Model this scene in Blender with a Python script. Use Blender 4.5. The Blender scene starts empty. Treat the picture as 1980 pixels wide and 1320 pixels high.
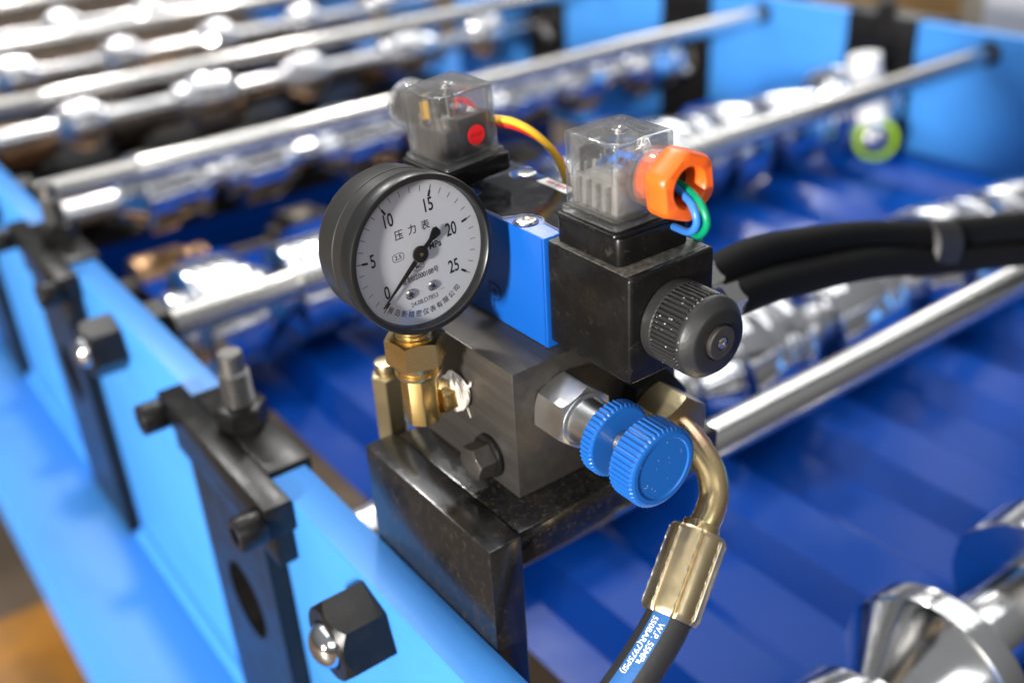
import bpy, bmesh, math, random
from mathutils import Vector, Matrix
random.seed(7)
S = 0.001                      # the place is laid out in millimetres
sc = bpy.context.scene
COL = sc.collection

# ------------------------------------------------------------------ camera
RC = [[0.8019182, -0.59502, -0.0536517], [-0.325553, -0.3599155, -0.8743432], [0.5009416, 0.7186182, -0.4823333]]
CP = [-211.3815, -279.3986, 197.2771]
cam = bpy.data.cameras.new('camera')
cam.sensor_width = 36.0
cam.lens = 2040.0 / 1980.0 * 36.0
cam.clip_start = 0.01
cam.clip_end = 60.0
cam.dof.use_dof = True
cam.dof.focus_distance = 0.373
cam.dof.aperture_fstop = 5.0
camo = bpy.data.objects.new('camera', cam)
COL.objects.link(camo)
M = Matrix.Identity(4)
for i in range(3):
    M[i][0] = RC[0][i]
    M[i][1] = -RC[1][i]
    M[i][2] = -RC[2][i]
    M[i][3] = CP[i] * S
camo.matrix_world = M
sc.camera = camo

# ------------------------------------------------------------------ light
sc.view_settings.view_transform = 'Standard'
sc.view_settings.look = 'None'
sc.view_settings.exposure = 0.30
sc.view_settings.gamma = 1.0
w = bpy.data.worlds.new('World')
sc.world = w
w.use_nodes = True
wn, wl = w.node_tree.nodes, w.node_tree.links      # plain hall ambience: pale roof, brownish floor side
wtc = wn.new('ShaderNodeTexCoord')
wsx = wn.new('ShaderNodeSeparateXYZ')
wmr = wn.new('ShaderNodeMapRange')
wmr.inputs[1].default_value = -0.35
wmr.inputs[2].default_value = 0.75
wmx = wn.new('ShaderNodeMix')
wmx.data_type = 'RGBA'
wmx.inputs[6].default_value = (0.05, 0.042, 0.036, 1)
wmx.inputs[7].default_value = (0.30, 0.31, 0.33, 1)
wl.new(wtc.outputs['Generated'], wsx.inputs[0])
wl.new(wsx.outputs['Z'], wmr.inputs[0])
wl.new(wmr.outputs[0], wmx.inputs[0])
wl.new(wmx.outputs[2], wn['Background'].inputs[0])
wn['Background'].inputs[1].default_value = 0.7


def area(name, loc, target, sx, sy, radiance, color=(1, 1, 1)):
    l = bpy.data.lights.new(name, 'AREA')
    l.shape = 'RECTANGLE'
    l.size, l.size_y = sx, sy
    l.energy = math.pi * sx * sy * radiance
    l.color = color
    o = bpy.data.objects.new(name, l)
    COL.objects.link(o)
    o.location = loc
    d = Vector(target) - Vector(loc)
    o.rotation_euler = d.to_track_quat('-Z', 'Y').to_euler()
    return o


area('door_daylight', (-4.0, -1.25, 0.62), (0, 0.05, 0), 0.45, 0.6, 430, (1.0, 0.97, 0.92))
area('front_fill', (-1.5, -3.4, 2.2), (0.1, 0.1, 0), 2.6, 1.8, 2.6, (0.94, 0.97, 1.0))  # not a window: soft fill added from the camera side to lift the dial
for lx in (-1.4, -0.75, -0.1, 0.55, 1.2, 1.85, 2.5, 3.15, 3.8):        # translucent roof strips of the hall
    area('roof_strip', (lx, 2.2, 3.7), (lx, 2.2, 0), 0.15, 6.0, 5.4, (0.96, 0.98, 1.0))
area('hall_window_back', (4.6, 3.0, 2.2), (0.5, 0.6, 0), 2.0, 1.0, 5, (0.97, 0.98, 1.0))
for i, (lx, ly) in enumerate(((1.6, 2.6), (0.2, 3.4))):
    area('hall_lamp', (lx, ly, 3.4), (0.5, 1.2, 0), 0.30, 0.30, 200, (1.0, 0.97, 0.93)).data.shape = 'DISK'

sc.render.engine = 'CYCLES'
sc.cycles.use_denoising = True
sc.cycles.max_bounces = 10
sc.cycles.transparent_max_bounces = 24
sc.cycles.sample_clamp_indirect = 6.0
sc.cycles.caustics_reflective = False

# ------------------------------------------------------------------ materials
def lin(c):
    return tuple(((v / 255) / 12.92 if v / 255 <= 0.04045 else ((v / 255 + 0.055) / 1.055) ** 2.4) for v in c)


def mat(name, base, rough=0.5, metal=0.0, base2=None, nscale=40.0, lo=0.45, hi=0.7, rough2=None,
        bump=0.0, bscale=400.0, coat=0.0, detail=6.0, stretch=None, spec=0.5, dust=None, dlo=.55, dhi=.75,
        dscale=160.0, aniso=0.0):
    m = bpy.data.materials.new(name)
    m.use_nodes = True
    nt = m.node_tree
    N, L = nt.nodes, nt.links
    b = N['Principled BSDF']
    b.inputs['Base Color'].default_value = (*base, 1)
    b.inputs['Roughness'].default_value = rough
    b.inputs['Metallic'].default_value = metal
    b.inputs['Coat Weight'].default_value = coat
    b.inputs['Coat Roughness'].default_value = 0.12
    b.inputs['Specular IOR Level'].default_value = spec
    b.inputs['Anisotropic'].default_value = aniso
    tc = N.new('ShaderNodeTexCoord')
    mp = N.new('ShaderNodeMapping')
    if stretch:
        mp.inputs['Scale'].default_value = stretch
    L.new(tc.outputs['Object'], mp.inputs['Vector'])
    col_out = None
    if base2 is not None or rough2 is not None:
        n = N.new('ShaderNodeTexNoise')
        n.inputs['Scale'].default_value = nscale
        n.inputs['Detail'].default_value = detail
        n.inputs['Roughness'].default_value = 0.65
        L.new(mp.outputs[0], n.inputs['Vector'])
        r = N.new('ShaderNodeMapRange')
        r.inputs[1].default_value = lo
        r.inputs[2].default_value = hi
        L.new(n.outputs['Fac'], r.inputs[0])
        if base2 is not None:
            mx = N.new('ShaderNodeMix')
            mx.data_type = 'RGBA'
            mx.inputs[6].default_value = (*base, 1)
            mx.inputs[7].default_value = (*base2, 1)
            L.new(r.outputs[0], mx.inputs[0])
            col_out = mx.outputs[2]
        if rough2 is not None:
            rr = N.new('ShaderNodeMapRange')
            rr.inputs[3].default_value = rough
            rr.inputs[4].default_value = rough2
            L.new(r.outputs[0], rr.inputs[0])
            L.new(rr.outputs[0], b.inputs['Roughness'])
    if dust is not None:
        n2 = N.new('ShaderNodeTexNoise')
        n2.inputs['Scale'].default_value = dscale
        n2.inputs['Detail'].default_value = 10
        n2.inputs['Roughness'].default_value = 0.8
        L.new(tc.outputs['Object'], n2.inputs['Vector'])
        r2 = N.new('ShaderNodeMapRange')
        r2.inputs[1].default_value = dlo
        r2.inputs[2].default_value = dhi
        L.new(n2.outputs['Fac'], r2.inputs[0])
        mx2 = N.new('ShaderNodeMix')
        mx2.data_type = 'RGBA'
        mx2.inputs[6].default_value = (*base, 1)
        mx2.inputs[7].default_value = (*dust, 1)
        if col_out:
            L.new(col_out, mx2.inputs[6])
        L.new(r2.outputs[0], mx2.inputs[0])
        col_out = mx2.outputs[2]
    if col_out:
        L.new(col_out, b.inputs['Base Color'])
    if bump > 0:
        n3 = N.new('ShaderNodeTexNoise')
        n3.inputs['Scale'].default_value = bscale
        n3.inputs['Detail'].default_value = 4
        L.new(mp.outputs[0], n3.inputs['Vector'])
        bp = N.new('ShaderNodeBump')
        bp.inputs['Strength'].default_value = bump
        bp.inputs['Distance'].default_value = 0.0004
        L.new(n3.outputs['Fac'], bp.inputs['Height'])
        L.new(bp.outputs[0], b.inputs['Normal'])
    return m


def clear_mat(name, tint, milky, rough):
    m = bpy.data.materials.new(name)
    m.use_nodes = True
    nt = m.node_tree
    N, L = nt.nodes, nt.links
    for n in list(N):
        N.remove(n)
    out = N.new('ShaderNodeOutputMaterial')
    tr = N.new('ShaderNodeBsdfTransparent')
    tr.inputs[0].default_value = (*tint, 1)
    gl = N.new('ShaderNodeBsdfGlossy')
    gl.inputs['Roughness'].default_value = rough
    df = N.new('ShaderNodeBsdfTranslucent')
    df.inputs[0].default_value = (.8, .8, .78, 1)
    d2 = N.new('ShaderNodeBsdfDiffuse')
    d2.inputs[0].default_value = (.8, .8, .78, 1)
    ad = N.new('ShaderNodeMixShader')
    L.new(df.outputs[0], ad.inputs[1])
    L.new(d2.outputs[0], ad.inputs[2])
    lw = N.new('ShaderNodeLayerWeight')
    lw.inputs[0].default_value = 0.5
    pw = N.new('ShaderNodeMath')
    pw.operation = 'POWER'
    pw.inputs[1].default_value = 4.0
    L.new(lw.outputs['Facing'], pw.inputs[0])
    fr = N.new('ShaderNodeMapRange')
    fr.inputs[3].default_value = 0.05
    fr.inputs[4].default_value = 0.95
    L.new(pw.outputs[0], fr.inputs[0])
    mr = N.new('ShaderNodeMapRange')
    mr.inputs[3].default_value = milky
    mr.inputs[4].default_value = min(1, milky * 6 + .15) if milky > 0 else 0
    L.new(pw.outputs[0], mr.inputs[0])
    base_out = tr.outputs[0]
    if milky > 0:
        rf = N.new('ShaderNodeBsdfRefraction')
        rf.inputs['IOR'].default_value = 1.45
        rf.inputs['Roughness'].default_value = 0.03
        rf.inputs[0].default_value = (*tint, 1)
        m0 = N.new('ShaderNodeMixShader')
        m0.inputs[0].default_value = 0.35
        L.new(tr.outputs[0], m0.inputs[1])
        L.new(rf.outputs[0], m0.inputs[2])
        base_out = m0.outputs[0]
    m1 = N.new('ShaderNodeMixShader')
    L.new(mr.outputs[0], m1.inputs[0])
    L.new(base_out, m1.inputs[1])
    L.new(ad.outputs[0], m1.inputs[2])
    m2 = N.new('ShaderNodeMixShader')
    L.new(fr.outputs[0], m2.inputs[0])
    L.new(m1.outputs[0], m2.inputs[1])
    L.new(gl.outputs[0], m2.inputs[2])
    L.new(m2.outputs[0], out.inputs[0])
    return m


def steel_mat(name, base, rough, iri=0.0, streak=0.0):
    m = mat(name, base, rough, 1.0, rough2=rough * 1.15, nscale=20, lo=.4, hi=.7)
    if iri > 0:      # passivation colours of zinc plate follow the viewing angle and a slow noise
        nt = m.node_tree
        N, L = nt.nodes, nt.links
        b = N['Principled BSDF']
        b.inputs['Thin Film Thickness'].default_value = 380
        b.inputs['Thin Film IOR'].default_value = 1.5
        n = N.new('ShaderNodeTexNoise')
        n.inputs['Scale'].default_value = 45
        n.inputs['Detail'].default_value = 3
        r = N.new('ShaderNodeMapRange')
        r.inputs[1].default_value = .3
        r.inputs[2].default_value = .7
        r.inputs[3].default_value = 280 
        r.inputs[4].default_value = 280 + 320 * iri
        tc = N.new('ShaderNodeTexCoord')
        L.new(tc.outputs['Object'], n.inputs['Vector'])
        L.new(n.outputs['Fac'], r.inputs[0])
        L.new(r.outputs[0], b.inputs['Thin Film Thickness'])
    return m


MT = dict(
    blue_paint=mat('blue_paint', (0.055, 0.262, 0.69), 0.42, base2=(0.045, 0.215, 0.60), nscale=34, lo=.5, hi=.8, stretch=(1, .22, 1), spec=.32,
                   bump=.14, bscale=260, rough2=.46, dust=(.05, .11, .24), dlo=.64, dhi=.70, dscale=190),
    valve_blue=mat('valve_blue', (0.004, 0.085, 0.38), 0.34, bump=.25, bscale=700, dust=(.12, .2, .4), dlo=.66, dhi=.8, dscale=75),
    sheet_blue=mat('sheet_blue', (0.001, 0.052, 0.33), 0.17, spec=.2, rough2=.28, nscale=12, bump=.05, bscale=60),
    black_oxide=mat('black_oxide', (0.007, 0.0066, 0.0063), 0.30, base2=(0.014, 0.0125, 0.011), nscale=70, lo=.45, hi=.75,
                    rough2=.45, bump=.15, bscale=500, spec=.28),
    bracket_black=mat('bracket_black', (0.007, 0.007, 0.008), 0.15, base2=(0.018, 0.014, 0.010), nscale=120, lo=.5, hi=.78,
                      rough2=.30, bump=.22, bscale=330, dust=(.085, .062, .035), dlo=.52, dhi=.80, dscale=420, spec=.5),
    leg_paint=mat('leg_paint', (0.007, 0.007, 0.008), 0.20, base2=(0.016, 0.013, 0.010), nscale=120, lo=.5, hi=.78,
                  rough2=.34, bump=.16, bscale=330, dust=(.085, .062, .035), dlo=.54, dhi=.82, dscale=380, spec=.95),
    block_steel=mat('block_steel', (0.092, 0.084, 0.076), 0.36, 0.75, base2=(0.112, 0.102, 0.092), nscale=38, lo=.4, hi=.75,
                    rough2=.46, bump=.06, bscale=160, stretch=(9, .5, 9), dust=(.05, .045, .04), dlo=.60, dhi=.85, dscale=35),
    black_plastic=mat('black_plastic', (0.005, 0.0048, 0.0048), 0.22, base2=(0.010, 0.009, 0.0085), nscale=60, rough2=.36, lo=.4, hi=.7, spec=.28,
                      dust=(.10, .092, .08), dlo=.57, dhi=.95, dscale=130, bump=.05, bscale=300),
    dusty_plastic=mat('dusty_plastic', (0.022, 0.021, 0.02), 0.5, dust=(.17, .15, .12), dlo=.42, dhi=.72, dscale=330, bump=.5, bscale=700),
    gloss_black=mat('gloss_black', (0.012, 0.012, 0.014), 0.12, base2=(.06, .06, .065), nscale=70, lo=.5, hi=.8, rough2=.28, coat=.3),
    knob_grey=mat('knob_grey', (0.020, 0.0195, 0.019), 0.42, bump=.2, bscale=900),
    knob_face=mat('knob_face', (0.012, 0.012, 0.012), 0.45),
    chrome=mat('chrome', (0.86, 0.86, 0.87), 0.09, 1.0, rough2=.16, nscale=25),
    dull_roll=mat('dull_roll', (0.10, 0.085, 0.07), 0.4, 1.0, rough2=.55, nscale=30),
    turned=mat('turned', (0.78, 0.77, 0.75), 0.13, 1.0, rough2=.18, nscale=18, bump=.03, bscale=300),
    chrome_soft=mat('chrome_soft', (0.78, 0.77, 0.76), 0.2, 1.0, rough2=.3, nscale=40),
    bronze=mat('bronze', (0.42, 0.25, 0.13), 0.35, 1.0, rough2=.5, nscale=30),
    steel=mat('steel', (0.68, 0.67, 0.65), 0.28, 1.0, rough2=.36, nscale=90, bump=.05, bscale=900),
    steel_dark=mat('steel_dark', (0.20, 0.19, 0.18), 0.34, 0.9, rough2=.45, nscale=60),
    zinc=steel_mat('zinc', (0.80, 0.78, 0.74), 0.22, .5),
    yellow_zinc=mat('yellow_zinc', (0.95, 0.72, 0.36), 0.27, 1.0, base2=(.84, .52, .40), nscale=38, lo=.45, hi=.7, detail=2, rough2=.24, dust=(.56, .62, .28), dlo=.56, dhi=.68, dscale=62),
    brass=mat('brass', (0.90, 0.66, 0.27), 0.24, 1.0, base2=(.76, .50, .24), nscale=60, rough2=.34, bump=.08, bscale=500),
    pale_brass=mat('pale_brass', (0.55, 0.46, 0.28), 0.3, 1.0, base2=(.42, .33, .18), nscale=45, rough2=.42, bump=.15, bscale=300),
    sleeve=mat('sleeve', (0.84, 0.68, 0.40), 0.3, 1.0, base2=(.72, .56, .32), nscale=50, lo=.4, hi=.75, rough2=.45, bump=.25, bscale=260),
    weld_tin=mat('weld_tin', (0.55, 0.52, 0.45), 0.45, 1.0, bump=.8, bscale=900),
    gauge_black=mat('gauge_black', (0.018, 0.017, 0.016), 0.36, base2=(.030, .027, .024), nscale=45, lo=.5, hi=.8, rough2=.46, bump=.05, bscale=500, spec=.6),
    bezel_black=mat('bezel_black', (0.010, 0.010, 0.010), 0.33),
    dial_white=mat('dial_white', (0.70, 0.71, 0.73), 0.45),
    ink=mat('ink', (0.008, 0.008, 0.009), 0.5),
    needle=mat('needle', (0.010, 0.010, 0.011), 0.3),
    tape_white=mat('tape_white', (0.64, 0.59, 0.52), 0.6, base2=(.46, .35, .29), nscale=120, lo=.5, hi=.8, bump=.6, bscale=500),
    knob_blue=mat('knob_blue', (0.009, 0.110, 0.41), 0.36, bump=.08, bscale=600, dust=(.02, .07, .20), dlo=.58, dhi=.85, dscale=240),
    orange=mat('orange', (0.88, 0.135, 0.012), 0.38),
    hose_black=mat('hose_black', (0.024, 0.023, 0.023), 0.5, bump=.35, bscale=500, stretch=(1, 1, 1)),
    hose_wrap=mat('hose_wrap', (0.006, 0.0058, 0.0058), 0.75, spec=.15, bump=.3, bscale=200),
    wrap_grey=mat('wrap_grey', (0.022, 0.02, 0.02), 0.5),
    stripe_blue=mat('stripe_blue', (0.02, 0.115, 0.34), 0.6, bump=.4, bscale=900),
    print_white=mat('print_white', (0.75, 0.78, 0.80), 0.5),
    white=mat('white', (0.8, 0.8, 0.8), 0.4),
    red_sticker=mat('red_sticker', (0.66, 0.012, 0.015), 0.5),
    sticker_ink=mat('sticker_ink', (0.30, 0.006, 0.008), 0.5),
    terminal_black=mat('terminal_black', (0.020, 0.016, 0.016), 0.45),
    terminal_grey=mat('terminal_grey', (0.26, 0.25, 0.24), 0.5, base2=(.17, .165, .16), nscale=90),
    wire_yellow=mat('wire_yellow', (0.80, 0.45, 0.02), 0.35),
    wire_red=mat('wire_red', (0.55, 0.02, 0.012), 0.35),
    wire_blue=mat('wire_blue', (0.04, 0.20, 0.66), 0.35),
    wire_green=mat('wire_green', (0.0, 0.26, 0.12), 0.35),
    label_red=mat('label_red', (0.5, 0.12, 0.12), 0.5),
    lime=mat('lime', (0.36, 0.60, 0.04), 0.35),
    emboss=mat('emboss', (0.003, 0.02, 0.10), 0.5),
    floor=mat('floor', (0.105, 0.068, 0.038), 0.55, base2=(.07, .05, .034), nscale=2.2, lo=.35, hi=.7, bump=.2, bscale=60),  # base colour darkened to stand in for the shadow under the machine
    floor_yellow=mat('floor_yellow', (0.36, 0.145, 0.010), 0.5, base2=(.16, .09, .03), nscale=9),
    tan_card=mat('tan_card', (0.56, 0.33, 0.13), 0.7, base2=(.46, .27, .11), nscale=6),
    grey_panel=mat('grey_panel', (0.50, 0.50, 0.45), 0.6),
    white_post=mat('white_post', (0.82, 0.82, 0.83), 0.5),
    clear=clear_mat('clear_plastic', (0.985, 0.98, 0.97), 0.045, 0.05),
    glass=clear_mat('gauge_glass', (0.97, 0.97, 0.98), 0.0, 0.02),
)
b_ = MT['orange'].node_tree.nodes['Principled BSDF']
b_.inputs['Subsurface Weight'].default_value = 0.25
b_.inputs['Subsurface Radius'].default_value = (.004, .0015, .0005)

# ------------------------------------------------------------------ mesh helpers (millimetres)
def frame(axis, spin=0.0):
    """u, v, w with w along axis."""
    w_ = Vector(axis).normalized()
    ref = Vector((0, 0, 1)) if abs(w_.z) < .9 else Vector((1, 0, 0))
    u_ = ref.cross(w_).normalized()
    v_ = w_.cross(u_)
    c_, s_ = math.cos(spin), math.sin(spin)
    return u_ * c_ + v_ * s_, v_ * c_ - u_ * s_, w_


def bm_new():
    return bmesh.new()


def box(bm, x0, x1, y0, y1, z0, z1, bev=0.0, seg=2):
    t = bmesh.new()
    vs = [t.verts.new((x, y, z)) for x in (x0, x1) for y in (y0, y1) for z in (z0, z1)]
    for f in ((0, 1, 3, 2), (4, 6, 7, 5), (0, 4, 5, 1), (2, 3, 7, 6), (0, 2, 6, 4), (1, 5, 7, 3)):
        t.faces.new([vs[i] for i in f])
    bmesh.ops.recalc_face_normals(t, faces=t.faces)
    if bev > 0:
        bmesh.ops.bevel(t, geom=t.edges[:], offset=bev, segments=seg, affect='EDGES', profile=.5)
    merge(bm, t)


def merge(bm, t):
    me = bpy.data.meshes.new('tmp')
    t.to_mesh(me)
    t.free()
    bm.from_mesh(me)
    bpy.data.meshes.remove(me)


def prism(bm, poly, o, u, v, w, h0, h1, bev=0.0, seg=2, endsonly=False):
    t = bmesh.new()
    o, u, v, w = Vector(o), Vector(u), Vector(v), Vector(w)
    a = [t.verts.new(o + u * p[0] + v * p[1] + w * h0) for p in poly]
    b = [t.verts.new(o + u * p[0] + v * p[1] + w * h1) for p in poly]
    n = len(poly)
    fa = t.faces.new(a[::-1])
    fb = t.faces.new(b)
    for i in range(n):
        t.faces.new((a[i], a[(i + 1) % n], b[(i + 1) % n], b[i]))
    bmesh.ops.recalc_face_normals(t, faces=t.faces)
    if bev > 0:
        ed = (list(fa.edges) + list(fb.edges)) if endsonly else t.edges[:]
        bmesh.ops.bevel(t, geom=ed, offset=bev, segments=seg, affect='EDGES', profile=.5)
    merge(bm, t)


def lathe(bm, prof, o, axis, seg=48, spin=0.0):
    """prof: (radius, height along axis); radius 0 closes."""
    o = Vector(o)
    u, v, w = frame(axis, spin)
    t = bmesh.new()
    rings = []
    for r, h in prof:
        if r <= 1e-6:
            rings.append([t.verts.new(o + w * h)])
        else:
            rings.append([t.verts.new(o + w * h + (u * math.cos(2 * math.pi * k / seg) + v * math.sin(2 * math.pi * k / seg)) * r) for k in range(seg)])
    for a, b in zip(rings, rings[1:]):
        for k in range(seg):
            k2 = (k + 1) % seg
            q = []
            if len(a) == 1 and len(b) == 1:
                continue
            if len(a) == 1:
                t.faces.new((a[0], b[k2], b[k]))
            elif len(b) == 1:
                t.faces.new((a[k], a[k2], b[0]))
            else:
                t.faces.new((a[k], a[k2], b[k2], b[k]))
    bmesh.ops.recalc_face_normals(t, faces=t.faces)
    merge(bm, t)


def cyl(bm, o, axis, r, h0, h1, bev=0.6, seg=48):
    b = min(bev, r * .5, abs(h1 - h0) * .45)
    s2 = b * .3
    lathe(bm, [(0, h0), (r - b, h0), (r - s2, h0 + s2), (r, h0 + b), (r, h1 - b), (r - s2, h1 - s2), (r - b, h1), (0, h1)], o, axis, seg)


def hexnut(bm, o, axis, af, h0, h1, spin=0.0, hole=0.0, ch0=True, ch1=True, cf=0.6):
    """hexagon with 30 degree chamfers cut by a cone, like a turned nut"""
    o = Vector(o)
    u, v, w = frame(axis, spin)
    R = af / math.sqrt(3)
    ri = af / 2
    t = bmesh.new()
    nseg = 8
    def outline(h_in, inward):
        pts = []
        for k in range(6):
            for j in range(nseg):
                a0 = math.radians(60 * k)
                a1 = math.radians(60 * (k + 1))
                p = Vector((math.cos(a0), math.sin(a0))) * R * (1 - j / nseg) + Vector((math.cos(a1), math.sin(a1))) * R * (j / nseg)
                pts.append(p)
        return pts
    pts = outline(0, 0)
    def ring(h, sign, chamfer):
        out = []
        for p in pts:
            d = (p.length - ri) * cf if chamfer else 0
            out.append(t.verts.new(o + u * p.x + v * p.y + w * (h + sign * d)))
        return out
    def flat(h, r):
        return [t.verts.new(o + (u * p.x + v * p.y).normalized() * r + w * h) for p in pts]
    n = len(pts)
    loops = []
    if hole > 0:
        loops.append(flat(h0, hole))
    loops.append(flat(h0, ri * .97))
    loops.append(ring(h0 + .15, 1, ch0))
    loops.append(ring(h1 - .15, -1, ch1))
    loops.append(flat(h1, ri * .97))
    if hole > 0:
        loops.append(flat(h1, hole))
        loops.append(flat(h1 - min(4, (h1 - h0) * .4), hole))
    for a, b in zip(loops, loops[1:]):
        for k in range(n):
            t.faces.new((a[k], a[(k + 1) % n], b[(k + 1) % n], b[k]))
    t.faces.new(loops[-1])
    if hole <= 0:
        t.faces.new(loops[0][::-1])
    bmesh.ops.recalc_face_normals(t, faces=t.faces)
    merge(bm, t)


def tube(bm, pts, rad, seg=20, smooth=6, caps=True):
    """sweep along a Catmull-Rom curve; rad is a number or a function of 0..1"""
    P = [Vector(p) for p in pts]
    if smooth > 1 and len(P) > 2:
        out = []
        for i in range(len(P) - 1):
            p0 = P[max(i - 1, 0)] if i > 0 else P[0] * 2 - P[1]
            p1, p2 = P[i], P[i + 1]
            p3 = P[i + 2] if i + 2 < len(P) else P[-1] * 2 - P[-2]
            for j in range(smooth):
                s = j / smooth
                out.append(0.5 * ((2 * p1) + (p2 - p0) * s + (2 * p0 - 5 * p1 + 4 * p2 - p3) * s * s + (3 * p1 - p0 - 3 * p2 + p3) * s ** 3))
        out.append(P[-1])
        P = out
    t = bmesh.new()
    T = (P[1] - P[0]).normalized()
    u, v, w = frame(T)
    rings = []
    for i, p in enumerate(P):
        Tn = (P[min(i + 1, len(P) - 1)] - P[max(i - 1, 0)]).normalized()
        q = T.rotation_difference(Tn)
        u, v = q @ u, q @ v
        T = Tn
        r = rad(i / (len(P) - 1)) if callable(rad) else rad
        rings.append([t.verts.new(p + (u * math.cos(2 * math.pi * k / seg) + v * math.sin(2 * math.pi * k / seg)) * r) for k in range(seg)])
    for a, b in zip(rings, rings[1:]):
        for k in range(seg):
            t.faces.new((a[k], a[(k + 1) % seg], b[(k + 1) % seg], b[k]))
    if caps:
        t.faces.new(rings[0][::-1])
        t.faces.new(rings[-1])
    bmesh.ops.recalc_face_normals(t, faces=t.faces)
    merge(bm, t)
    return P


def rrect(x0, x1, y0, y1, r, n=5):
    pts = []
    for cx, cy, a0 in ((x1 - r, y1 - r, 0), (x0 + r, y1 - r, 90), (x0 + r, y0 + r, 180), (x1 - r, y0 + r, 270)):
        for k in range(n + 1):
            a = math.radians(a0 + 90 * k / n)
            pts.append((cx + r * math.cos(a), cy + r * math.sin(a)))
    return pts


def text_mesh(bm, txt, o, r, u, sx, sy, n=None, off=0.06, align='CENTER', bold=0.0):
    cu = bpy.data.curves.new('t', 'FONT')
    cu.body = txt
    cu.size = 1.0
    cu.align_x = align
    cu.align_y = 'CENTER'
    cu.offset = bold
    cu.resolution_u = 4
    ob = bpy.data.objects.new('t', cu)
    COL.objects.link(ob)
    dg = bpy.context.evaluated_depsgraph_get()
    me = bpy.data.meshes.new_from_object(ob.evaluated_get(dg))
    bpy.data.objects.remove(ob)
    bpy.data.curves.remove(cu)
    o, r, u = Vector(o), Vector(r), Vector(u)
    nn = Vector(n) if n is not None else r.cross(u)
    for v in me.vertices:
        v.co = o + r * (v.co.x * sx) + u * (v.co.y * sy) + nn * off
    bm.from_mesh(me)
    bpy.data.meshes.remove(me)


def obj(name, bm, material, parent=None, base=None, smooth=35, kind=None):
    """one mesh object; vertices are given in millimetres in world axes"""
    me = bpy.data.meshes.new(name)
    bw = Vector(parent['_b']) if parent is not None else Vector(base or (0, 0, 0))
    bmesh.ops.translate(bm, verts=bm.verts, vec=-bw)
    bmesh.ops.scale(bm, verts=bm.verts, vec=(S, S, S))
    bm.to_mesh(me)
    bm.free()
    if smooth:
        me.shade_smooth()
        me.set_sharp_from_angle(angle=math.radians(smooth))
    me.materials.append(MT[material] if isinstance(material, str) else material)
    o = bpy.data.objects.new(name, me)
    COL.objects.link(o)
    if parent is not None:
        o.parent = parent
        o['_b'] = parent['_b']
    else:
        o['_b'] = tuple(bw)
        o.location = bw * S
    if kind:
        o['kind'] = kind
    return o


def thing(name, label, cat, base, group=None):
    o = bpy.data.objects.new(name, None)
    o.empty_display_size = .01
    COL.objects.link(o)
    o.location = Vector(base) * S
    o['_b'] = tuple(base)
    o['label'] = label
    o['category'] = cat
    if group:
        o['group'] = group
    return o


def tag(o, label, cat, group=None):
    o['label'] = label
    o['category'] = cat
    if group:
        o['group'] = group
    return o


def dup(root, base, label):
    """copy of a thing with its parts and sub-parts, shifted to a new base"""
    r = root.copy()
    COL.objects.link(r)
    r.location = Vector(base) * S
    r['label'] = label
    for ch in root.children:
        c = ch.copy()
        COL.objects.link(c)
        c.parent = r
        for g in ch.children:
            d = g.copy()
            COL.objects.link(d)
            d.parent = c
    return r


X_, Y_, Z_ = Vector((1, 0, 0)), Vector((0, 1, 0)), Vector((0, 0, 1))
PITCH = 338.0
XO, XI = -69.0, -50.0          # near side plate, outer and inner face
FX0, FX1 = 938.0, 957.0        # far side plate
ZT = -105.0                    # top of the side plates
SLOT0, SLOT1 = 139.0, 240.0    # slot of the first bearing housing
YN0, YN1 = -330.0, 2500.0

# ------------------------------------------------------------------ floor and far background
bm = bm_new()
v = [bm.verts.new(p) for p in ((-9000, -9000, -700), (14000, -9000, -700), (14000, 14000, -700), (-9000, 14000, -700))]
bm.faces.new(v)
obj('floor', bm, 'floor', kind='structure')
bm = bm_new()
box(bm, -240, -112, 300, 905, -699, -695)
tag(obj('floor_marking', bm, 'floor_yellow', base=(-180, 600, -700)), 'orange yellow painted stripe on the floor at lower left', 'floor marking')

bm = bm_new()
box(bm, 1395, 1470, 480, 668, -698, 900, 6)
tag(obj('white_post', bm, 'white_post', base=(1430, 550, -700)), 'white square post behind the far blue side plate', 'post')
t = thing('cardboard_crate', 'tan cardboard crate behind the far blue side plate', 'crate', (1600, 1080, -700))
bm = bm_new()
box(bm, 1500, 1800, 950, 1300, -698, -210, 4)
obj('carton', bm, 'tan_card', t)
bm = bm_new()
box(bm, 1496, 1499.5, 1095, 1145, -690, -215, .4)
obj('packing_tape', bm, 'bronze', t)
t = thing('grey_cabinet', 'pale grey cabinet standing on the floor beyond the white post', 'cabinet', (2000, 1000, -700))
bm = bm_new()
box(bm, 1900, 2200, 640, 1215, -560, 200, 5)
obj('cabinet_body', bm, 'grey_panel', t)
bm = bm_new()
box(bm, 1890, 2190, 640, 1215, -698, -562, 3)
obj('plinth', bm, 'bronze', t)

# ------------------------------------------------------------------ side plates
def plate_outline(ztop, zbot):
    pts = [(YN0, zbot), (YN0, ztop)]
    k = -1
    while True:
        a, b = SLOT0 + PITCH * k, SLOT1 + PITCH * k
        if a > YN1:
            break
        if a > YN0:
            pts += [(a, ztop), (a, -346), (b, -346), (b, ztop)]
        k += 1
    pts += [(YN1, ztop), (YN1, zbot)]
    return pts


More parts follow.
